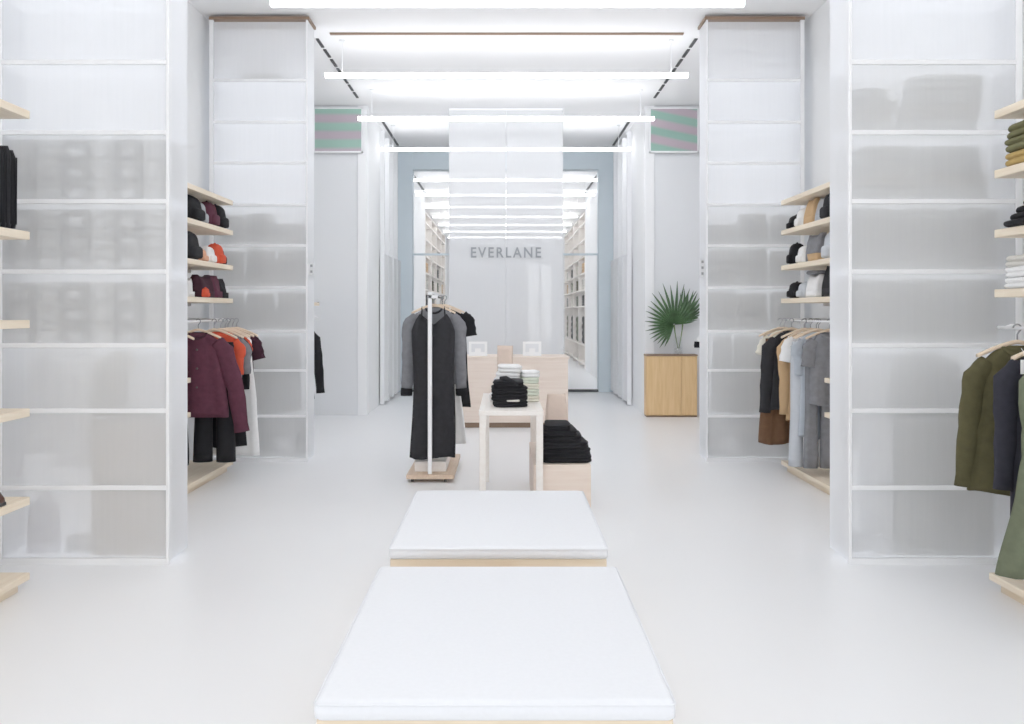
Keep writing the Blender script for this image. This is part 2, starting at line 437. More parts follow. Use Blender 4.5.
# moire transom panels high on the back wall
for s, n, m in ((-1, 'left', mat_moire('moire_green', (180, 166, 176), (146, 182, 168), 0, 1.25, .02)), (1, 'right', mat_moire('moire_pink', (178, 162, 172), (138, 176, 162), -.2, 1.3, .13))):
    t = thing('transom_panel', ('small green panel with level pink stripes high on the back wall, left', 'small pink panel with slanting green bands high on the back wall, right')[s > 0], 'panel', (s*2.485, D3-.055, Z(152, D3)))
    obj('screen', B((-.345, .345, -.01, .01, 0, Z(110, D3)-Z(152, D3))), m, t)
    h = Z(110, D3)-Z(152, D3)
    obj('frame', B((-.365, .365, -.02, .01, -.025, 0), (-.365, .365, -.02, .01, h, h+.02), (-.365, -.345, -.02, .01, -.025, h+.02), (.345, .365, -.02, .01, -.025, h+.02)), M['frame'], t)

# ceiling slots
def slots(label, x, y0, y1, n, w=.035, gap=.08):
    t = thing('ceiling_slot_vent', label, 'vent', (x, y0, CEIL))
    L = (y1-y0)/n
    for i in range(n):
        obj('slot', B((-w/2, w/2, i*L, (i+1)*L-gap, -.012, 0)), M['slot'], t)
    return t
slots('dashed black slot vent in the ceiling above the left shelving towers', -2.12, 8.95, 11.5, 7)
slots('dashed black slot vent in the ceiling above the right shelving towers', 2.12, 8.95, 11.5, 7)
slots('thin dark slot vent in the passage ceiling, left edge', -1.98, 12.9, 14.7, 1, .04, 0)
slots('thin dark slot vent in the passage ceiling, right edge', 1.98, 12.9, 14.7, 1, .04, 0)
slots('far dark slot vent beyond the glass, left edge of ceiling', -2.06, 17.6, 21, 1, .05, 0)
slots('far dark slot vent beyond the glass, right edge of ceiling', 2.06, 17.6, 21, 1, .05, 0)
tag(obj('ceiling_reveal', B((-1.94, 1.94, 8.76, 8.81, CEIL-.014, CEIL)), M['brown']), 'long thin brown reveal line running across the ceiling between the second shelving towers', 'vent')

# linear pendant lights
LZ = 4.2
def make_light(label, y):
    t = thing('linear_pendant_light', label, 'light', (0, y, LZ), 0, 'linear pendant lights')
    obj('light_bar', B((-2.04, 2.04, -.024, .024, -.024, .024)), M['light'], t, False, .004)
    for s in (-1, 1):
        bm = bmesh.new(); tube(bm, [(s*1.85, 0, .03), (s*1.85, 0, CEIL-LZ)], .004, 6); obj('cable', bm, M['frame'], t)
        bm = bmesh.new(); tube(bm, [(s*1.85, 0, CEIL-LZ-.02), (s*1.85, 0, CEIL-LZ)], .03, 10); obj('ceiling_rose', bm, M['frame'], t)
    return t
ys = [-1.5, .62, 2.7, 4.8, 6.9, 9.0, 11.02, 13.12, 16.2, 18.3, 20.4, 22.5, 24.6, 26.7, 28.8]
names = ['behind the camera', 'directly over the camera', 'over the near bench', 'over the far bench', 'highest in the picture, over the display tables',
         'between the second shelving towers', 'in front of the passage', 'inside the passage',
         'beyond the glass, first', 'beyond the glass, second', 'beyond the glass, third', 'beyond the glass, fourth', 'beyond the glass, fifth', 'beyond the glass, sixth', 'beyond the glass, farthest']
l0 = None
for y, n in zip(ys, names):
    lb = 'white linear pendant light hanging ' + n
    if l0 is None: l0 = make_light(lb, y)
    else: dup(l0, (0, y, LZ), None, lb)

# ------------------------------------------------------------------ mesh shelving towers
LEV = [.47, .94, 1.34, 1.79, 2.22, 2.64, 3.07, 3.49, 3.92]
TOP = 4.54
def tower(s, y0, depth, label, a=IN, b=SIDE):
    t = thing('mesh_shelving_tower', label, 'shelving', (s*a, y0, 0))
    W = b-a
    bx = lambda x0, x1, *r: (s*x0, s*x1) + r
    obj('back_panel', B(bx(.02, W-.005, depth-.02, depth, .03, TOP)), M['glowback'], t)
    obj('side_panel', B(bx(0, .02, .03, depth, .02, TOP)), M['inner'], t)
    obj('outer_panel', B(bx(W-.02, W-.005, .02, depth, .02, TOP)), M['inner'], t)
    obj('base', B(bx(.02, W-.02, .02, depth-.02, .02, .04)), M['glowshelf'], t)
    obj('front_post', B(bx(-.004, .014, 0, .03, 0, TOP)), M['frame'], t, False, .003)
    obj('front_post', B(bx(W-.045, W-.005, 0, .03, 0, TOP)), M['frame'], t, False, .003)
    for z in LEV:
        obj('rail', B(bx(.014, W-.045, .0, .022, z-.014, z+.014)), M['frame'], t, False, .002)
        if z > 1.3: obj('shelf', B(bx(.02, W-.02, .024, depth-.02, z-.012, z+.012)), M['glowshelf'], t)
    obj('bottom_rail', B(bx(.014, W-.045, 0, .022, .0, .04)), M['frame'], t)
    obj('mesh_screen', B(bx(.014, W-.045, .008, .014, .04, TOP-.02)), M['mesh'], t)
    obj('top_trim', B(bx(-.02, W-.005, -.012, depth, TOP, TOP+.03)), M['brown'], t)
    return t
Y1, Y2 = 4.88, 8.21
tower(-1, Y1, .3, 'tall white mesh-fronted shelving tower, nearest on the left, full of grey boxes')
tower(1, Y1, .3, 'tall white mesh-fronted shelving tower, nearest on the right, with grey folded piles')
tower(-1, Y2, .3, 'tall white mesh-fronted shelving tower, second on the left, beyond the maroon jackets', 2.05, 3.06)
tower(1, Y2, .3, 'tall white mesh-fronted shelving tower, second on the right, beyond the grey clothes', 2.05, 3.06)

# stock behind the near left mesh: three shelves of boxes
bz = {}
fogd = mat_plain('grey_card_darker', (174, 174, 171), .9, .05, 0, 8)
for li, z in enumerate((2.22, 1.79, 1.34)):
    H = (.42, .43, .45)[li]-.06
    for r in range(3):
        for c in range(6):
            lb = 'grey box behind near left mesh, %s shelf of boxes, %s row, %s from left' % (('top', 'middle', 'bottom')[li], ('bottom', 'middle', 'top')[r], ORD[c])
            p = (-SIDE+.035+.02+.0825+c*.164, Y1+.155, z+.0125+r*.126)
            if c % 2 not in bz: bz[c % 2] = carton(lb, p, .148, .2, .122, M['fog'] if c % 2 else fogd, M['foglid'] if c % 2 else fogd, 'grey stock boxes behind the near left mesh')
            else: dup(bz[c % 2], (p[0], p[1], p[2]+.002), None, lb)
carton('large beige carton behind near left mesh, lower of the two', (-2.34, Y1+.155, .041), .46, .22, .415, M['fog2'], M['fog2'], None, .12, False)
carton('large beige carton behind near left mesh, upper of the two', (-2.34, Y1+.155, .457), .46, .22, .41, M['fog2'], M['fog2'], None, .12, False)
def stock_rail(s, y, label, x0, x1, z=1.325):
    t = thing('hanging_rail', label, 'rail', (0, y, z))
    bm = bmesh.new(); tube(bm, [(s*x0, 0, 0), (s*x1, 0, 0)], .006, 8); obj('bar', bm, M['steel'], t, True)
    return t
yg = Y1+.15
def stock(name, label, cat, matn, x, y, zt, w, L, dz=.045, hem=None, sleeve=0, rz=0, seed=0, kind='tee'):
    return garment(name, label, cat, matn, x, y, zt+HOOK, kind, L, w, hem, rz, seed, .006, None, None, sleeve, None, 0, None, .035, .04, dz, .02, False)
stock('hanging_trousers', 'white trousers behind near left mesh, leftmost', 'trousers', 'fogw', -2.93, yg, 1.42, .09, .76, .04, .11, 0, 0, 3, 'trousers')
stock('hanging_trousers', 'white trousers behind near left mesh, beside the beige coat', 'trousers', 'fogw', -2.72, yg, 1.42, .11, .84, .04, .13, 0, 0, 5, 'trousers')
stock('hanging_coat', 'beige coat behind near left mesh above the beige cartons', 'coat', 'fogb', -2.42, yg+.02, 1.31, .2, .42, .05, .22, 0, 0, 6)
stock('hanging_shirt', 'white long-sleeved shirt behind near left mesh, right of the beige coat', 'shirt', 'fogw', -2.26, yg-.03, 1.31, .05, .40, .035, .055, .4, 0, 8)
tote('white carrier bag standing behind near left mesh, bottom left corner', 'lilac', (-2.92, yg, .042), 0, .17, .3, .1, None, None, 1.1)
folded('folded_garment', 'white folded bundle behind near left mesh on the tower floor', 'folded clothes', 'white', (-2.68, yg, .042), (.17, .18, .1), 0, 2, 3)

# stock behind the near right mesh
def pile(s_x, y, z, n, w, d, h, mats, lab, name='folded_garment', cat='folded clothes', group=None, jit=.015, seed=0, rz=0, taper=0):
    rnd = random.Random(seed); out = []
    for i in range(n):
        pos = 'only' if n == 1 else ('bottom' if i == 0 else ('top' if i == n-1 else ORD[i] + ' from bottom'))
        m = mats[i % len(mats)]
        lb = lab(i, pos) if callable(lab) else lab % pos
        out.append(folded(name, lb, cat, m, (s_x+rnd.uniform(-jit, jit), y+rnd.uniform(-jit*.4, jit*.4), z+i*h),
               (w*(1-taper*i)*rnd.uniform(.94, 1), d*rnd.uniform(.94, 1), h*.985), rz+rnd.uniform(-.05, .05), 2, seed+i*3.1, group))
    return out
g = 'grey folded stock behind the near right mesh'
for li, z, cols in ((0, 2.652, [(2.27, .26, 4, .07), (2.7, .5, 4, .09)]), (1, 2.232, [(2.34, .38, 4, .085), (2.78, .42, 4, .085)]),
                    (2, 1.802, [(2.265, .28, 5, .077), (2.58, .29, 5, .077), (2.9, .29, 5, .077)]), (3, 1.352, [(2.265, .28, 5, .079), (2.58, .29, 5, .079), (2.9, .29, 5, .079)])):
    for ci, (x, w, n, h) in enumerate(cols):
        pile(x, yg, z, n, w, .19, h, ['fogg', 'fogb', 'fogg'] if li < 2 else ['fogg'],
             'grey folded piece behind near right mesh, %s shelf, %s stack, %%s' % (('top', 'second', 'third', 'fourth')[li], ORD[ci]), group=g, jit=.03 if li < 2 else .006, seed=li*10+ci, taper=.04 if li < 2 else 0)
stock('hanging_shirt', 'white shirt behind near right mesh, against the tower side', 'shirt', 'fogw', 2.26, yg, 1.31, .06, .5, .035, .06, .52, 0, 8)
stock('hanging_shirt', 'white shirt with long sleeve behind near right mesh, second from tower side', 'shirt', 'fogw', 2.38, yg+.02, 1.31, .07, .42, .035, .07, .5, 0, 11)
stock('hanging_coat', 'grey coat behind near right mesh above the tall grey carton', 'coat', 'fogg', 2.6, yg+.01, 1.31, .24, .42, .05, .25, 0, 0, 12)
carton('tall grey carton standing behind near right mesh on the tower floor', (2.69, yg, .041), .6, .21, .84, M['fog'], M['fog'], None, .08, False)
carton('narrow white carton behind near right mesh beside the tall grey one', (2.3, yg-.02, .041), .13, .18, .84, M['paper'], M['paper'], None, .08, False)
folded('folded_garment', 'small white bundle on floor of near right tower behind mesh', 'folded clothes', 'white', (2.16, yg, .042), (.11, .16, .12), 0, 2, 5)

# stock behind the second towers
yg2 = Y2+.155
for s, n in ((-1, 'left'), (1, 'right')):
    g = 'grey folded stock behind the second %s mesh' % n
    for li, z, cols in ((0, 2.232, [(2.25, .31, 3, .075), (2.57, .31, 4, .082), (2.87, .24, 4, .078)]),
                        (1, 1.802, [(2.25, .31, 5, .077), (2.57, .31, 5, .078), (2.87, .24, 5, .074)]),
                        (2, 1.352, [(2.25, .31, 5, .08), (2.57, .31, 5, .076), (2.87, .24, 5, .08)])):
        for ci, (x, w, k, h) in enumerate(cols):
            pile(s*x, yg2, z, k, w, .19, h, ['fogg'], 'grey folded piece behind second %s mesh, %s shelf, %s stack from aisle, %%s' % (n, ('top', 'middle', 'bottom')[li], ORD[ci]), group=g, jit=.012, seed=li*10+ci+40, taper=.03)
    for i, (x, m, L) in enumerate(((2.25, 'fogg', .8), (2.47, 'fogg', .84), (2.69, 'fogb', .78), (2.88, 'fogg', .82))):
        stock('hanging_coat', 'grey coat behind second %s mesh, %s from the aisle' % (n, ORD[i]), 'coat', m, s*x, yg2, 1.31, .1, L, .05, .107, 0, 0, i+20)
    carton('low grey carton on floor of second %s tower, nearest the aisle' % n, (s*2.29, yg2, .041), .38, .2, .4, M['fog'], M['foglid'])
    carton('low grey carton on floor of second %s tower, nearest the wall' % n, (s*2.72, yg2, .041), .42, .2, .4, M['fog'], M['foglid'])
folded('folded_garment', 'flat pale bundle on a very high shelf of the second left tower', 'folded clothes', 'fogg', (-2.55, yg2, 3.933), (.42, .2, .075), 0, 2, 8)

# ------------------------------------------------------------------ wall shelving in the alcoves
def wall_shelves(label, s, y0, y1, shelves, rail=None, low=None, name='pine_shelving', front=2.66):
    t = thing(name, label, 'shelving', (s*SIDE, y0, 0))
    bx = lambda l0, l1, a, b, z0, z1: (s*(l0-SIDE), s*(l1-SIDE), a-y0, b-y0, z0, z1)
    n = 3
    for i in range(n):
        y = y0+.12+(y1-y0-.24)*i/(n-1)
        obj('upright', B(bx(SIDE-.03, SIDE, y-.02, y+.02, .104, 2.7)), M['frame'], t)
    for z in shelves:
        obj('shelf', B(bx(front, SIDE-.03, y0, y1, z-.045, z)), M['pine'], t, False, .004)
        for i in range(n):
            y = y0+.12+(y1-y0-.24)*i/(n-1)
            obj('bracket', B(bx(SIDE-.12, SIDE-.02, y-.008, y+.008, z-.075, z-.045)), M['frame'], t)
    if low:
        for z in low[2:]:
            obj('shelf', B(bx(front, SIDE-.03, low[0], low[1], z-.04, z)), M['pine'], t, False, .004)
    if rail:
        r0, r1, zr, lat = rail
        bm = bmesh.new(); tube(bm, [(s*(lat-SIDE), r0-y0, zr), (s*(lat-SIDE), r1-y0, zr)], .009, 10); obj('rail', bm, M['frame'], t, True)
        for y in (r0+.06, r1-.06):
            bm = bmesh.new(); tube(bm, [(s*(lat-SIDE), y-y0, zr), (s*(lat-SIDE+.03), y-y0, zr+.01), (s*(-.02), y-y0, zr+.01)], .009, 8); obj('rail_arm', bm, M['frame'], t, True)
    return t
def plinth(label, s, y0, y1, front=2.66):
    t = thing('wooden_plinth', label, 'platform', (s*SIDE, y0, 0))
    obj('board', B((s*(front-SIDE), 0, 0, y1-y0, .06, .1)), M['pine'], t, False, .004)
    obj('runner', B((s*(front-SIDE+.05), s*(front-SIDE+.09), .03, y1-y0-.03, 0, .06)), M['pine'], t)
    obj('runner', B((s*-.09, s*-.05, .03, y1-y0-.03, 0, .06)), M['pine'], t)
    return t
RZ, RL = 1.46, 2.62
wall_shelves('pine wall shelves at the near left edge holding black jeans and brown shoes', -1, 2.2, 4.44, [2.66, 1.99, 1.5, 1.01, .52])
wall_shelves('pine wall shelves at the near right edge above the olive jacket', 1, 2.2, 4.44, [2.66, 2.33, 2.0, 1.67], (2.4, 4.4, RZ, RL+.07), None, 'pine_shelving', 2.69)
wall_shelves('pine wall shelves with dark backpacks and maroon jacket below, left', -1, 5.5, 7.77, [2.62, 2.33, 1.99, 1.67], (6.6, 7.76, RZ, 2.7), (5.5, 6.72, .99, .7))
wall_shelves('pine wall shelves with tote bags and grey tee below, right', 1, 5.5, 7.77, [2.62, 2.33, 1.99, 1.67], (6.6, 7.76, RZ, 2.7), (5.5, 6.72, .99, .7))
plinth('pine floor plinth at the near left edge below the shoe shelves', -1, 2.2, 4.44)
plinth('pine floor plinth at the near right edge below the green coat', 1, 2.2, 4.44)
plinth('pine floor plinth below the maroon jacket, left', -1, 5.5, 7.77)
plinth('pine floor plinth below the pale grey trousers, right', 1, 5.5, 7.77)
wall_shelves('pine wall shelf and rail of the far left alcove holding a black coat', -1, 8.7, 11.4, [1.67], (8.9, 11.2, RZ, RL))
wall_shelves('pine wall shelf and rail of the far right alcove beside the palm leaf', 1, 8.7, 11.0, [1.67], (8.9, 10.9, RZ, RL))

# near left: black jeans standing on edge, brown shoes
for i in range(5):
    y = 4.125+i*.042
    t = thing('folded_jeans', 'black jeans folded upright on left shelf, %s of the row counting from the room end' % ORD[4-i], 'jeans', (-2.86, y, 1.993), 0, 'upright black jeans on the near left shelf')
    bm = bmesh.new()
    lv = interp([(0, .205, .017), (.02, .21, .02), (.2, .208, .02), (.385+.01*(i % 2), .205, .019), (.42+.015*(i % 2), .195, .008)], 12)
    loft(bm, [sup(a, b, z, .4, 24) for z, a, b in lv]); obj('body', bm, FAB('charcoal' if i % 2 else 'black'), t, True)
    bm = bmesh.new(); tube(bm, [(.212, 0, .02), (.214, 0, .38)], .004, 6); obj('seam', bm, FAB('black'), t, True)
def shoe(label, loc, rz, L=.27):
    t = thing('leather_shoe', label, 'shoe', (loc[0], loc[1], loc[2]+.003), rz, 'brown shoes on the near left shelves')
    bm = bmesh.new(); wid = lambda u: .048*(math.sin(PI*min(1, max(.02, u)))**.45)*(1 if u > .4 else .82)
    rings = []
    for i in range(13):
        u = .02+.96*i/12; x = -L/2+L*u
        h = .085*(1-u)**.6*(1 if u > .12 else .8+u) + .035
        h = h if u < .96 else .03
        w = wid(u)
        rings.append([(x, w*math.cos(PI*k/10), .015+h*math.sin(PI*k/10)) for k in range(11)])
    loft(bm, rings); obj('upper', bm, MATS['leather_brown'], t, True)
    bm = bmesh.new(); ring = []
    for i in range(17): u = .02+.96*i/16; ring.append((-L/2-.004+(L+.008)*u, wid(u)+.004))
    for i in range(16, -1, -1): u = .02+.96*i/16; ring.append((-L/2-.004+(L+.008)*u, -wid(u)-.004))
    loft(bm, [[(x, y, z) for x, y in ring] for z in (0, .016)]); obj('sole', bm, M['slot'], t)
    bm = bmesh.new(); tube(bm, [(-.02, .034, .075), (-.01, .02, .098), (-.008, 0, .104), (-.01, -.02, .098), (-.02, -.034, .075)], .007, 6); obj('strap', bm, MATS['leather_brown'], t, True)
    return t
for z, n in ((.52, 'lowest pine shelf'), (1.01, 'second-lowest pine shelf'), (1.5, 'middle pine shelf')):
    for j, y in enumerate((4.16+(0.06 if z < .6 else 0.0), 4.04)):
        shoe('brown leather shoe on the %s at near left, %s of the pair' % (n, ('farther', 'nearer')[j]), (-2.80 if z < .6 else -2.815, y, z), 0)

# near right: folded stacks and hanging coats
pile(2.84, 4.22, 2.33, 3, .3, .34, .075, ['mustard', 'folive', 'folive'], lambda i, p: ('mustard folded sweater at the bottom of the stack under the top right shelf', 'olive folded sweater in the middle of the stack under top right shelf', 'olive folded sweater on top of the stack under top right shelf')[i], 'folded_sweater', 'sweater', None, .008, 3)
for i in range(5):
    folded('folded_garment', 'black folded garment on second right shelf, %s from bottom of the stepped stack' % ORD[i], 'folded clothes', 'black', (2.82+.022*i, 4.2-.02*i, 2.0+i*.036), (.3, .34, .035), 0, 1, i*2.3, 'black folded garments on the near right shelf')
pile(2.84, 4.22, 1.67, 3, .31, .34, .058, ['white', 'white', 'stone'], lambda i, p: ('white folded sweater at the bottom of stack just above right hangers', 'white folded sweater in middle of stack just above right hangers', 'stone grey folded sweater on top of stack just above right hangers')[i], 'folded_sweater', 'sweater', None, .01, 13)
garment('olive_jacket', 'olive jacket hanging first at the near right edge, farthest from camera', 'jacket', 'olive', RL+.07, 4.24, RZ, 'coat', .79, .18, .25, -.1, 31, .012, None, None, .66, 'olive', 4, 'wooden hanger holding the olive jacket at the right edge', .055, .09, .06)
garment('long_coat', 'black coat hanging at the right edge between olive jacket and green coat', 'coat', 'navy', RL+.1, 4.0, RZ, 'coat', .86, .2, .22, -.06, 32, .012, None, None, .62, 'charcoal', 3, 'wooden hanger with white tag in front of the olive jacket', .055, .045, .055)
garment('long_coat', 'long grey-green coat hanging nearest at the right edge', 'coat', 'green', RL+.07, 3.76, RZ, 'coat', 1.06, .2, .4, -.05, 33, .025, None, None, .6, 'green', 0, 'wooden hanger holding the long green coat', .055, .03, .07)
t = thing('paper_tag', 'small white paper tag hanging from hanger of black coat', 'tag', (2.53, 3.93, 1.31))
obj('card', B((-.022, .022, -.001, .001, -.07, 0)), M['paper'], t)
bm = bmesh.new(); tube(bm, [(0, 0, 0), (.005, .02, .04), (0, .03, .055)], .0015, 5); obj('string', bm, M['paper'], t)

# ------------------------------------------------------------------ middle left alcove
R90 = PI/2
bag('black backpack on upper left shelf, nearest of its row', 'black', (-2.8, 6.98, 2.33), R90, .34, .225, .2)
bag('grey pouch bag on upper left shelf between black and maroon backpacks', 'lightgrey', (-2.8, 7.22, 2.33), R90, .14, .2, .14)
bag('maroon backpack on upper left shelf', 'maroon', (-2.78, 7.4, 2.33), R90, .19, .222, .16)
bag('black backpack on upper left shelf, farthest of its row', 'black', (-2.78, 7.62, 2.33), R90, .22, .222, .17)
bag('black backpack on middle left shelf, nearest of its row', 'charcoal', (-2.8, 6.93, 1.99), R90, .3, .25, .2)
bag('tan pouch bag on middle left shelf', 'peach', (-2.78, 7.2, 1.99), R90, .16, .12, .12)
bag('white pouch bag on middle left shelf beside the orange one', 'white', (-2.78, 7.4, 1.99), R90, .17, .15, .12)
bag('bright orange backpack on middle left shelf', 'orange', (-2.77, 7.58, 1.99), R90, .17, .19, .14)
bag('small black bag on middle left shelf, behind the orange backpack', 'black', (-2.8, 7.71, 1.99), R90, .1, .17, .14)
tote('white tote bag on lower left shelf beside dark maroon bag', 'white', (-2.8, 6.92, 1.67), R90, .2, .16, .12)
tote('dark maroon tote bag with orange pocket on lower left shelf', 'darkmaroon', (-2.77, 7.2, 1.67), R90, .3, .2, .18, None, None, 1.0, False)
bag('small orange pouch on lower left shelf in front of the dark maroon bag', 'orange', (-2.68, 7.1, 1.67), R90, .1, .08, .05)
tote('maroon tote bag on lower left shelf', 'maroon', (-2.77, 7.46, 1.67), R90, .17, .21, .18, None, None, 1.0, False)
tote('black tote bag at the far end of lower left shelf', 'black', (-2.78, 7.65, 1.67), R90, .18, .19, .18, None, None, 1.0, False)

LX = -2.66
garment('black_dress', 'black dress hanging nearest on the left rail, half hidden by the tower edge', 'dress', 'black', LX-.22, 6.83, RZ, 'strap', 1.15, .14, .15, 0, 41, .012, None, hlabel='wooden hanger of the black dress beside the left tower edge')
garment('maroon_jacket', 'maroon jacket with long sleeves on the left rail', 'jacket', 'maroon', LX-.04, 6.985, RZ, 'coat', .74, .19, .27, .02, 42, .016, None, None, .78, 'darkmaroon', 4, 'wooden hanger holding the maroon jacket', .075, .19, .07)
garment('black_trousers', 'black trousers hanging behind the maroon jacket, left rail', 'trousers', 'black', LX+.06, 7.095, RZ, 'trousers', 1.16, .17, .17, 0, 43, hlabel='wooden hanger holding the black trousers behind maroon jacket')
garment('orange_sweater', 'orange sweater peeking out directly behind the maroon jacket', 'sweater', 'orange', LX+.08, 7.2, RZ, 'coat', .6, .14, .15, .06, 44, .008, None, None, .3, None, 0, 'wooden hanger of the orange sweater behind maroon jacket', .05, .02, .05)
garment('grey_sweater', 'grey long-sleeved top on left rail between the two orange ones', 'top', 'grey', LX+.09, 7.29, RZ, 'coat', .62, .15, .16, .05, 45, .008, None, None, .3, None, 0, 'wooden hanger of the grey top on the left rail', .05, .04, .05)
garment('black_coat', 'long black coat on left rail beside the white dress', 'coat', 'black', LX+.08, 7.39, RZ, 'coat', 1.08, .14, .17, .04, 46, .008, None, None, .45, None, 0, 'wooden hanger of the long black coat, left rail', .045, .02, .05)
garment('orange_tee', 'orange short-sleeved top on left rail touching the white dress', 'top', 'orange', LX+.05, 7.48, RZ, 'tee', .5, .15, .16, .04, 47, .008, None, None, .12, None, 0, 'wooden hanger of the orange short-sleeved top', .045, .02, .045)
garment('white_dress', 'long white dress near the far end of the left rail', 'dress', 'white', LX+.06, 7.57, RZ, 'tee', 1.18, .18, .27, .03, 48, .01, None, None, 0, None, 0, 'wooden hanger holding the long white dress', .055, .05, .045)
garment('maroon_tee', 'dark maroon short-sleeved tee at the far end of left rail', 'tee', 'darkmaroon', LX+.06, 7.69, RZ, 'tee', .6, .16, .16, .02, 49, .008, None, None, .2, None, 0, 'wooden hanger of the dark maroon tee', .055, .05, .045)

# ------------------------------------------------------------------ middle right alcove
bag('dark grey backpack on upper right shelf, nearest of its row', 'charcoal', (2.8, 6.84, 2.33), -R90, .2, .228, .17)
tote('light grey tote bag on upper right shelf', 'lightgrey', (2.8, 7.04, 2.33), -R90, .16, .225, .13, None, None, 1.0, False)
tote('tan tote bag with dark edge on upper right shelf', 'tan', (2.78, 7.24, 2.33), -R90, .19, .232, .13, None, None, 1.0, False)
bag('white pouch bag on upper right shelf', 'white', (2.78, 7.47, 2.33), -R90, .16, .17, .13)
bag('small black bag at the far end of upper right shelf', 'black', (2.77, 7.66, 2.33), -R90, .15, .13, .13)
bag('pale grey backpack on middle right shelf, nearest of its row', 'palegrey', (2.8, 6.84, 1.99), -R90, .2, .24, .15)
tote('grey tote bag with tan base on middle right shelf', 'grey', (2.78, 7.14, 1.99), -R90, .25, .24, .15, 'tan', None, 1.2, False)
bag('white pouch bag on middle right shelf', 'white', (2.78, 7.45, 1.99), -R90, .17, .16, .12)
bag('black backpack at the far end of middle right shelf', 'black', (2.77, 7.64, 1.99), -R90, .14, .2, .14)
tote('black tall tote bag on lower right shelf, nearest of its row', 'charcoal', (2.8, 6.86, 1.67), -R90, .22, .27, .13, None, None, 1.0, False)
tote('white tote bag with dark rim on lower right shelf', 'white', (2.78, 7.16, 1.67), -R90, .22, .2, .14, None, None, 1.1, False)
folded('folded_scarf', 'dark grey scarf lying over the white tote on lower right shelf', 'scarf', 'grey', (2.78, 7.16, 1.876), (.14, .24, .035), 0, 1, 4)
bag('white pouch bag on lower right shelf', 'palegrey', (2.78, 7.44, 1.67), -R90, .16, .14, .12)
bag('black pouch bag at the far end of lower right shelf', 'black', (2.77, 7.64, 1.67), -R90, .18, .15, .13)

RX = 2.73
garment('grey_tee', 'mid grey short-sleeved tee hanging nearest on the right rail', 'tee', 'grey', RX+.06, 6.93, RZ, 'tee', .64, .15, .17, -.05, 51, .01, None, None, .22, 'grey', 0, 'wooden hanger holding the mid grey tee, right rail', .055, .02, .05)
garment('grey_trousers', 'grey trousers hanging behind the grey tee, right rail', 'trousers', 'grey', RX+.0, 7.02, RZ, 'trousers', 1.2, .11, .12, -.03, 52, hlabel='wooden hanger holding the grey trousers, right rail')
garment('pale_cardigan', 'long pale blue-grey cardigan beside the white tee, right rail', 'cardigan', 'bluegrey', RX+.02, 7.12, RZ, 'tee', .95, .14, .15, -.04, 53, .008, None, None, .3, None, 0, 'wooden hanger holding the pale blue-grey cardigan', .05, .01, .045)
garment('pale_trousers', 'pale blue-grey trousers hanging behind the pale cardigan, right rail', 'trousers', 'palegrey', RX-.06, 7.2, RZ, 'trousers', 1.22, .11, .12, -.03, 54, hlabel='wooden hanger holding the pale blue-grey trousers')
garment('white_tee', 'white short-sleeved tee on the right rail', 'tee', 'white', RX+.03, 7.28, RZ, 'tee', .5, .17, .17, -.05, 55, .008, None, None, .2, 'white', 0, 'wooden hanger holding the white tee, right rail', .06, .04, .045)
garment('tan_sweater', 'tan long-sleeved sweater on the right rail', 'sweater', 'tan', RX+.02, 7.39, RZ, 'coat', .84, .17, .17, -.04, 56, .01, None, None, .68, 'tan', 0, 'wooden hanger holding the tan sweater', .05, .02, .045)
garment('black_jacket', 'black long-sleeved jacket on the right rail', 'jacket', 'charcoal', RX-.06, 7.51, RZ, 'coat', .76, .18, .2, -.03, 57, .01, None, None, .68, 'black', 3, 'wooden hanger holding the black jacket, right rail', .06, .07, .045)
garment('brown_skirt', 'brown skirt hanging low behind the black jacket, right rail', 'skirt', 'brown', RX-.13, 7.62, RZ, 'skirt', 1.08, .17, .19, 0, 58, .014, hlabel='wooden hanger holding the brown skirt')
garment('cream_top', 'cream long-sleeved top at the far end of the right rail', 'top', 'cream', RX-.06, 7.71, RZ, 'tee', .5, .17, .17, 0, 59, .008, None, None, .16, None, 0, 'wooden hanger of the cream top, far end of right rail', .05, .05, .045)

# far alcoves: sleeves that peek past the second towers
garment('black_coat', 'black coat on the far left, sleeve peeking past the second tower', 'coat', 'black', -2.6, 9.9, RZ, 'coat', .9, .2, .22, 0, 61, .01, None, None, .74, None, 0, 'wooden hanger of the black coat on the far left', .06, .1)
garment('white_blouse', 'white blouse with black cuffs on far right, sleeve beside palm leaf', 'blouse', 'white', 2.6, 9.7, RZ, 'tee', .7, .19, .2, 0, 62, .01, None, 'black', .12, None, 0, 'wooden hanger of the white blouse on the far right', .05, .07)
def plate(label, loc, n, rz=0):
    t = thing('wall_switch', label, 'switch', loc, rz)
    obj('plate', B((-.02, .02, -.006, .006, -.03*n, .03*n)), M['wallgrey'], t, False, .002)
    for i in range(n): obj('button', B((-.011, .011, -.012, -.005, -.03*n+.02+.06*i, -.03*n+.045+.06*i)), M['steel'], t)
plate('small grey switch plate on the edge of the second left tower', (-2.003, Y2-.007, Z(269, Y2)), 2)
plate('small grey switch plate on the edge of the second right tower', (2.003, Y2-.007, Z(268, Y2)), 3)
plate('tiny switch plate low on the back wall left of the passage', (X(318.5, D3), D3-.008, Z(303, D3)), 1)

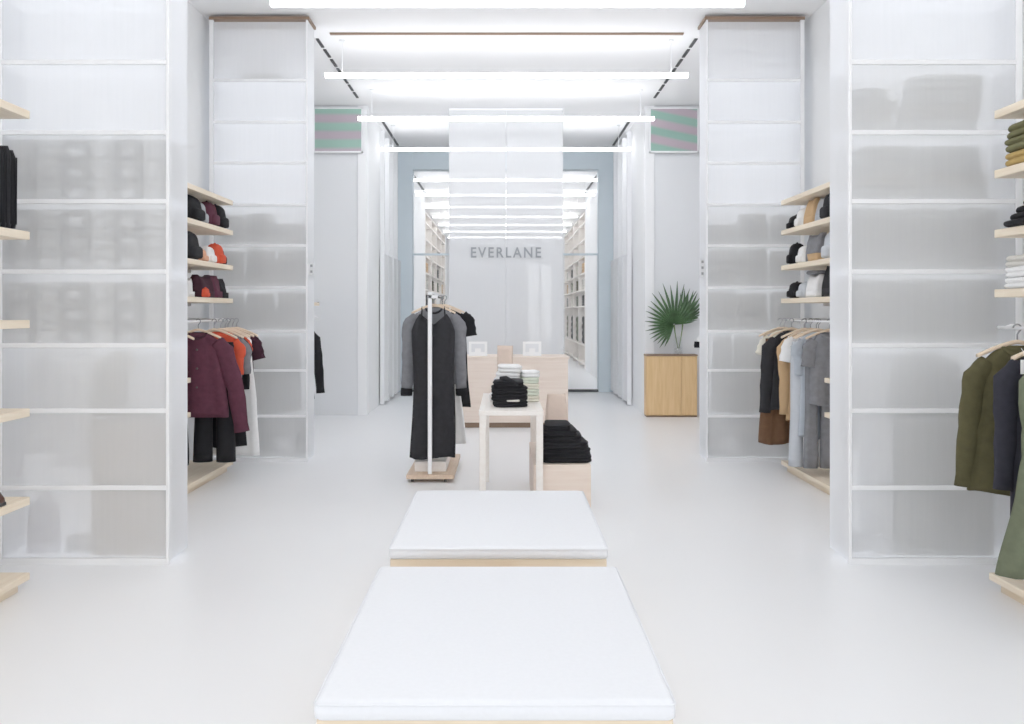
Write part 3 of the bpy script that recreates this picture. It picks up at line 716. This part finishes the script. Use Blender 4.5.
# ------------------------------------------------------------------ benches
def bench(label, y0, y1, x=-.056):
    t = thing('upholstered_bench', label, 'bench', (x, y0, 0))
    L = y1-y0
    obj('base', B((-.505, .505, .012, L-.012, 0, .392)), M['pinex'], t, False, .003)
    def rr(ins, z):
        out = []; r = .018
        for sx, sy, a0 in ((1, 1, 0), (-1, 1, 90), (-1, -1, 180), (1, -1, 270)):
            for k in range(6):
                a = math.radians(a0+18*k)
                out.append((sx*(.512-ins-r)+r*math.cos(a), L/2+sy*(L/2-ins-r)+r*math.sin(a), z))
        return out
    bm = bmesh.new(); loft(bm, [rr(i_, z_) for i_, z_ in ((.008, .394), (.001, .402), (0, .42), (.002, .438), (.007, .446), (.02, .45))])
    obj('cushion', bm, M['cushion'], t, True)
    bm = bmesh.new(); p_ = rr(.001, .441); tube(bm, p_+[p_[0]], .0035, 6); obj('piping', bm, M['cushion'], t, True)
    return t
bench('long white cushioned bench nearest to the camera', 2.25, 3.46)
bench('white cushioned bench behind the nearest one, with pine base showing', 3.72, 4.92)

# ------------------------------------------------------------------ garment rack
RKX = X(430, 7.25)
t = thing('garment_rack', 'white garment rack on a wooden base, holding the charcoal slip dress', 'rack', (RKX, 7.2, 0))
obj('base', B((-.21, .22, 0, 1.06, .035, .075)), M['rackw'], t, False, .004)
obj('riser', B((-.15, .14, .14, .92, .075, .17)), M['birchw'], t, False, .004)
for dx in (-.16, .14):
    for dy in (.06, .94):
        bm = bmesh.new(); tube(bm, [(dx-.012, dy, .018), (dx+.012, dy, .018)], .018, 12); obj('caster', bm, M['dark'], t, True)
obj('post', B((-.018, .018, .03, .06, .075, 1.725)), M['frame'], t, False, .003)
obj('post', B((-.018, .018, .94, .97, .075, 1.725)), M['frame'], t, False, .003)
obj('top_bar', B((-.018, .018, .06, .94, 1.695, 1.725)), M['frame'], t, False, .003)
bm = bmesh.new(); tube(bm, [(.05, .06, 1.68), (.05, .94, 1.68)], .009, 8); obj('hanging_bar', bm, M['dark'], t, True)
obj('crosspiece', B((-.018, .07, .03, .06, 1.665, 1.695)), M['frame'], t)
RKZ = 1.68; gx = RKX+.03
garment('slip_dress', 'long charcoal slip dress hanging at the front of the garment rack', 'dress', 'charcoal', gx-.01, 7.36, RKZ, 'strap', 1.39, .2, .212, 0, 71, .013, None, hlabel='wooden hanger holding the charcoal slip dress on the rack')
garment('grey_cardigan', 'grey cardigan with black cuffs hanging behind the charcoal slip dress', 'cardigan', 'grey', gx-.015, 7.5, RKZ, 'coat', .72, .2, .2, 0, 72, .012, None, 'black', .68, 'charcoal', 0, 'wooden hanger holding the grey cardigan on the rack', .062, .055, .06)
garment('white_dress', 'long white dress hanging behind the grey cardigan on the rack', 'dress', 'white', gx+.03, 7.66, RKZ, 'strap', 1.3, .18, .24, 0, 73, .013, None, hlabel='wooden hanger holding the white dress on the rack')
garment('black_tunic', 'black short-sleeved tunic at the back of the garment rack', 'tunic', 'black', gx+.06, 7.84, RKZ, 'tee', .98, .21, .25, 0, 74, .012, None, None, .2, 'black', 0, 'wooden hanger holding the black tunic at back of rack', .055, .03, .06)

# ------------------------------------------------------------------ display table, low box and goods
T0, T1, TZ = 6.0, 7.3, .80
tl, tr_ = -.215, .263
t = thing('display_table', 'small white display table with black folded clothes on top', 'table', (0, T0, 0))
obj('tabletop', B((tl-.004, tr_+.004, -.005, T1-T0+.005, TZ-.035, TZ)), M['birchw'], t, False, .003)
for a, b in ((tl, tl+.05), (tr_-.052, tr_)):
    for c in (0, T1-T0-.05):
        obj('leg', B((a, b, c, c+.05, 0, TZ-.035)), M['birchw'], t, False, .003)
t = thing('plywood_box', 'low pale plywood box under the table corner carrying a black pile', 'box', (.415, 6.1, 0))
BZ = .376
obj('front_panel', B((-.2, .2, 0, .018, 0, BZ-.018)), M['birch'], t)
obj('back_panel', B((-.2, .2, 1.06, 1.078, 0, BZ-.018)), M['birch'], t)
obj('side_panel', B((.2, .218, 0, 1.078, 0, BZ-.018)), M['birch'], t)
obj('side_panel', B((-.218, -.2, 0, 1.078, 0, BZ-.018)), M['birch'], t)
obj('top_panel', B((-.218, .218, 0, 1.078, BZ-.018, BZ)), M['birch'], t, False, .002)
# black sweaters on the box
for i, (w, dx, h) in enumerate(((.4, .02, .055), (.395, .015, .052), (.37, .0, .05), (.33, -.02, .05), (.28, -.04, .045), (.2, -.045, .035))):
    folded('folded_sweater', 'black folded sweater on the low plywood box, %s' % ('bottom of the pile' if i == 0 else 'top of the pile' if i == 5 else ORD[i]+' from the bottom'), 'sweater', 'black',
           (.435+dx, 6.33+.01*(i % 2), BZ+sum((.055, .052, .05, .05, .045, .035)[:i])), (w, .36, h*.99), .04*(-1)**i, 2, i*1.7, 'black folded sweaters on the low plywood box')
tote('tall blush beige bag standing on the low box behind the black pile', 'blush', (.42, 6.86, BZ), .12, .2, .47, .16, None, None, .75, False)
# goods on the table
for i, (w, dx, h) in enumerate(((.27, 0, .05), (.285, .0, .055), (.28, -.005, .05), (.24, -.01, .045))):
    folded('folded_shirt', 'black folded top at front of the white table, %s' % ('bottom' if i == 0 else 'top' if i == 3 else ORD[i]+' from bottom'), 'top', 'black',
           (.015+dx, 6.33, TZ+sum((.05, .055, .05, .045)[:i])), (w, .27, h*.99), .05*(-1)**i, 2, i*2.9+1, 'black folded tops on the white table')
tag(obj('rolled_sleeve', tube(bmesh.new(), [(-.06, 6.26, TZ+.225), (-.02, 6.24, TZ+.225), (.03, 6.22, TZ+.2), (.08, 6.2, TZ+.175)], [.014, .022, .022, .014], 10), FAB('charcoal'), None, True), 'loose black sleeve draped over the black folded tops', 'top')
folded('paper_slip', 'beige paper slip poking out between the black folded tops', 'paper', 'stone', (.04, 6.215, TZ+.045), (.1, .08, .012), -.2, 1, 2)
for i in range(5):
    folded('folded_tee', 'white folded tee behind the black tops, %s' % ('bottom of stack' if i == 0 else 'top of stack' if i == 4 else ORD[i]+' from bottom'), 'tee', ('white', 'white', 'lilac', 'white', 'white')[i],
           (-.03+.012*i, 6.68, TZ+i*.06), (.24-.012*i, .27, .059), .06*(-1)**i, 2, i+30, 'white folded tees on the table')
for i in range(5):
    folded('folded_tee', 'cream folded tee right of the white stack, %s' % ('bottom' if i == 0 else 'top' if i == 4 else ORD[i]+' from bottom'), 'tee', ('cream', 'mint', 'cream', 'mint', 'white')[i],
           (.185, 6.7, TZ+i*.05), (.15, .25, .049), .05*(-1)**i, 2, i+50, 'cream folded tees on the table')
tote('tall blush beige bag standing at back of the white table', 'blush', (-.02, 7.12, TZ), -.1, .14, .44, .13, None, None, 1.0, False)
bm = bmesh.new(); 

# ------------------------------------------------------------------ counter
CXC, CY0 = .09, 10.6
t = thing('cash_counter', 'pale pink plywood sales counter below the hanging white banner', 'counter', (CXC, CY0, 0))
obj('body', B((-.73, .73, .0, .6, .07, .91)), M['birch'], t, False, .004)
obj('worktop', B((-.745, .745, -.012, .615, .91, .945)), M['birch'], t, False, .004)
obj('toe_kick', B((-.71, .71, .03, .58, 0, .07)), M['brown'], t)
def display(label, px, d=10.85):
    t = thing('countertop_display', label, 'display', (X(px, d), d, .945))
    w, h = .125, .19
    obj('stand', B((-w, w, 0, .012, 0, h)), M['paper'], t, False, .003)
    obj('base', B((-w, w, -.08, .012, 0, .012)), M['paper'], t)
    obj('screen', B((-w+.035, w-.035, -.006, 0, .05, h-.03)), M['wallgrey'], t)
    obj('card', B((-.04, .04, -.06, -.05, .012, .1)), M['paper'], t)
    return t
display('white tablet stand on the left end of the counter', 478)
display('white tablet stand on the right end of the counter', 532)

# hanging banner with lettering
BY = 12.0
t = thing('hanging_banner', 'tall translucent white mesh banner with grey EVERLANE lettering', 'banner', (X(506, BY), BY, 0))
bw = .855
for s in (-1, 1):
    obj('mesh_panel', B((s*.004, s*bw, 0, .006, .9, 4.57)), M['mesh2'], t)
obj('top_bar', B((-bw, bw, -.01, .016, 4.56, 4.59)), M['frame'], t)
obj('bottom_bar', B((-bw, bw, -.008, .014, .87, .9)), M['frame'], t)
fc = bpy.data.curves.new('lettering', 'FONT'); fc.body = 'EVERLANE'; fc.align_x = 'CENTER'; fc.align_y = 'CENTER'
fc.size = .2; fc.space_character = 1.28; fc.extrude = .006; fc.offset = .0035
fo = bpy.data.objects.new('tmp', fc); COL.objects.link(fo)
bpy.context.view_layer.update()
me = bpy.data.meshes.new_from_object(fo.evaluated_get(bpy.context.evaluated_depsgraph_get()))
bpy.data.objects.remove(fo)
me.materials.clear(); me.materials.append(M['letter'])
xs = [v.co.x for v in me.vertices]; zs = [v.co.y for v in me.vertices]
sc = (70*BY/F)/(max(xs)-min(xs)); sz = (10.5*BY/F)/(max(zs)-min(zs))
cx0 = (max(xs)+min(xs))/2; cz0 = (max(zs)+min(zs))/2
for v in me.vertices:
    x, y, z = v.co; v.co = ((x-cx0)*sc, -.012-z, (y-cz0)*sz)
me.update()
lo = bpy.data.objects.new('lettering', me); COL.objects.link(lo); lo.parent = t; lo.location = (0, 0, Z(252.5, BY))

# ------------------------------------------------------------------ oak cabinet with palm leaf
CD = 11.68
x0, x1 = X(646.5, CD), X(697.5, CD)
t = thing('oak_cabinet', 'golden oak cabinet with two doors standing under the palm leaf', 'cabinet', (x0, CD, 0))
w = x1-x0
obj('carcass', B((0, w, .02, .21, .02, .89)), M['oak'], t, False, .003)
obj('top', B((-.004, w+.004, 0, .21, .89, .915)), M['brown'], t, False, .003)
obj('door', B((.008, w*.68-.003, 0, .02, .03, .885)), M['oak'], t, False, .002)
obj('door', B((w*.68+.003, w-.008, 0, .02, .03, .885)), M['oak'], t, False, .002)
obj('plinth', B((.004, w-.004, .012, .2, 0, .02)), M['brown'], t)
VX, VY = X(678, 11.78), 11.78
t = thing('glass_vase', 'clear glass vase on the oak cabinet holding the palm leaf', 'vase', (VX, VY, .915))
bm = bmesh.new(); outer = [(0, .06), (.01, .065), (.15, .062), (.26, .055)]
loft(bm, [[(r*math.cos(2*PI*k/24), r*math.sin(2*PI*k/24), z) for k in range(24)] for z, r in outer], True, False); obj('vessel', bm, M['acrylic'], t, True)
bm = bmesh.new(); loft(bm, [[(.05*math.cos(2*PI*k/20), .05*math.sin(2*PI*k/20), z) for k in range(20)] for z in (.012, .1)]); obj('water', bm, M['acrylic'], t, True)
def palm(label, hub, spans, tilt, stem_to, turn=0, dens=26):
    t = thing('palm_leaf', label, 'plant', hub, turn)
    bm = bmesh.new()
    a0, a1 = spans[0][0], spans[-1][0]
    for i in range(dens):
        a = a0+(a1-a0)*i/(dens-1)
        for p, q in zip(spans, spans[1:]):
            if p[0] <= a <= q[0]+1e-6: L = p[1]+(q[1]-p[1])*(a-p[0])/(q[0]-p[0]); break
        L *= 1+.06*math.sin(i*2.7)
        da = (a1-a0)/(dens-1)*.5
        ctr, lft, rgt = [], [], []
        for k in range(8):
            u = k/7; r = L*(.03+.97*u)
            droop = -.10*L*u*u
            wdt = min(math.tan(math.radians(da))*r*1.02, .021)*(1 if u < .55 else max(.04, (1-u)/.45)**.8)
            ca, sa = math.cos(math.radians(a)), math.sin(math.radians(a))
            yy = tilt*r - .08*L*math.sin(PI*u)
            ctr.append(bm.verts.new((ca*r, yy+.012*min(1, u*3)*(1-u), sa*r+droop*.4)))
            lft.append(bm.verts.new((ca*r-sa*wdt, yy-.006, sa*r+ca*wdt+droop*.4)))
            rgt.append(bm.verts.new((ca*r+sa*wdt, yy-.006, sa*r-ca*wdt+droop*.4)))
        for k in range(7):
            bm.faces.new((lft[k], ctr[k], ctr[k+1], lft[k+1])); bm.faces.new((ctr[k], rgt[k], rgt[k+1], ctr[k+1]))
    obj('leaf_blade', bm, M['leaf'], t, False)
    bm = bmesh.new(); p1 = Vector(stem_to)-Vector(hub)
    tube(bm, [(0, 0, 0), (p1.x*.3, .01, p1.z*.4), tuple(p1)], [.011, .008, .007], 8); obj('stem', bm, M['stem'], t, True)
    return t
hub = (X(674, 11.74), 11.74, Z(325, 11.74))
palm('large green fan palm leaf spreading over the oak cabinet', hub, [(12, .3), (35, .45), (60, .6), (85, .66), (110, .62), (140, .5), (170, .42), (200, .4), (245, .36)], -.05, (VX, VY, 1.0))
palm('smaller dark green palm leaf tucked behind the large one at right', (X(683, 11.78), 11.78, Z(322, 11.78)), [(10, .22), (40, .42), (65, .5), (95, .48)], .05, (VX+.02, VY+.02, 1.0), 0, 12)

# ------------------------------------------------------------------ room beyond the glass: tall shelf bays
bay = None
for s, n in ((-1, 'left'), (1, 'right')):
    for i in range(4):
        y = 21.3+i*1.8
        t = thing('tall_shelf_bay', 'tall pine shelf bay beyond the glass on the %s, %s from the glass' % (n, ORD[i]), 'shelving', (s*2.6, y, 0), 0, 'tall pine shelf bays beyond the glass')
        for k in (0, 1.66):
            obj('side_panel', B((-s*.48, 0, k, k+.05, 0, 4.2)), M['birchw'], t)
        for z in (.1, .6, 1.65, 2.1, 2.55, 3.0, 3.45, 3.9, 4.16):
            obj('shelf', B((-s*.48, 0, .05, 1.66, z, z+.04)), M['birchw'], t)
        for j, (z, m, h) in enumerate(((1.69, ('black', 'green', 'fogb', 'charcoal')[i], .3), (2.14, ('stone', 'olive', 'green', 'tan')[i], .32), (2.59, ('tan', 'fogb', 'black', 'stone')[i], .3), (.64, ('charcoal', 'green', 'black', 'olive')[i], .75))):
            folded('folded_stack', 'folded clothes beyond the glass, %s bay on the %s, %s shelf' % (ORD[i], n, ('lower', 'middle', 'upper', 'lowest')[j]), 'folded clothes', m, (s*2.36, y+.85, z), (.4, 1.2, h), 0, 4, i+j)

# ------------------------------------------------------------------ light, camera, render look
w = bpy.data.worlds.new('daylight'); S.world = w; w.use_nodes = True
bg = w.node_tree.nodes['Background']; bg.inputs['Color'].default_value = (.98, .99, 1, 1); bg.inputs['Strength'].default_value = 1.6
cam = bpy.data.cameras.new('camera'); co = bpy.data.objects.new('camera', cam); COL.objects.link(co)
co.location = (CAMX, 0, EYE); co.rotation_euler = (PI/2, 0, 0)
cam.sensor_width = 36; cam.lens = 36*F/1024
cam.shift_x = 8/1024; cam.shift_y = -51/1024
cam.clip_end = 100
S.camera = co
S.view_settings.view_transform = 'Standard'; S.view_settings.look = 'None'
S.view_settings.exposure = .1; S.view_settings.gamma = 1.2
cy = S.cycles
cy.max_bounces = 14; cy.diffuse_bounces = 8; cy.glossy_bounces = 4; cy.transparent_max_bounces = 24
cy.caustics_reflective = False; cy.caustics_refractive = False; cy.sample_clamp_indirect = 6
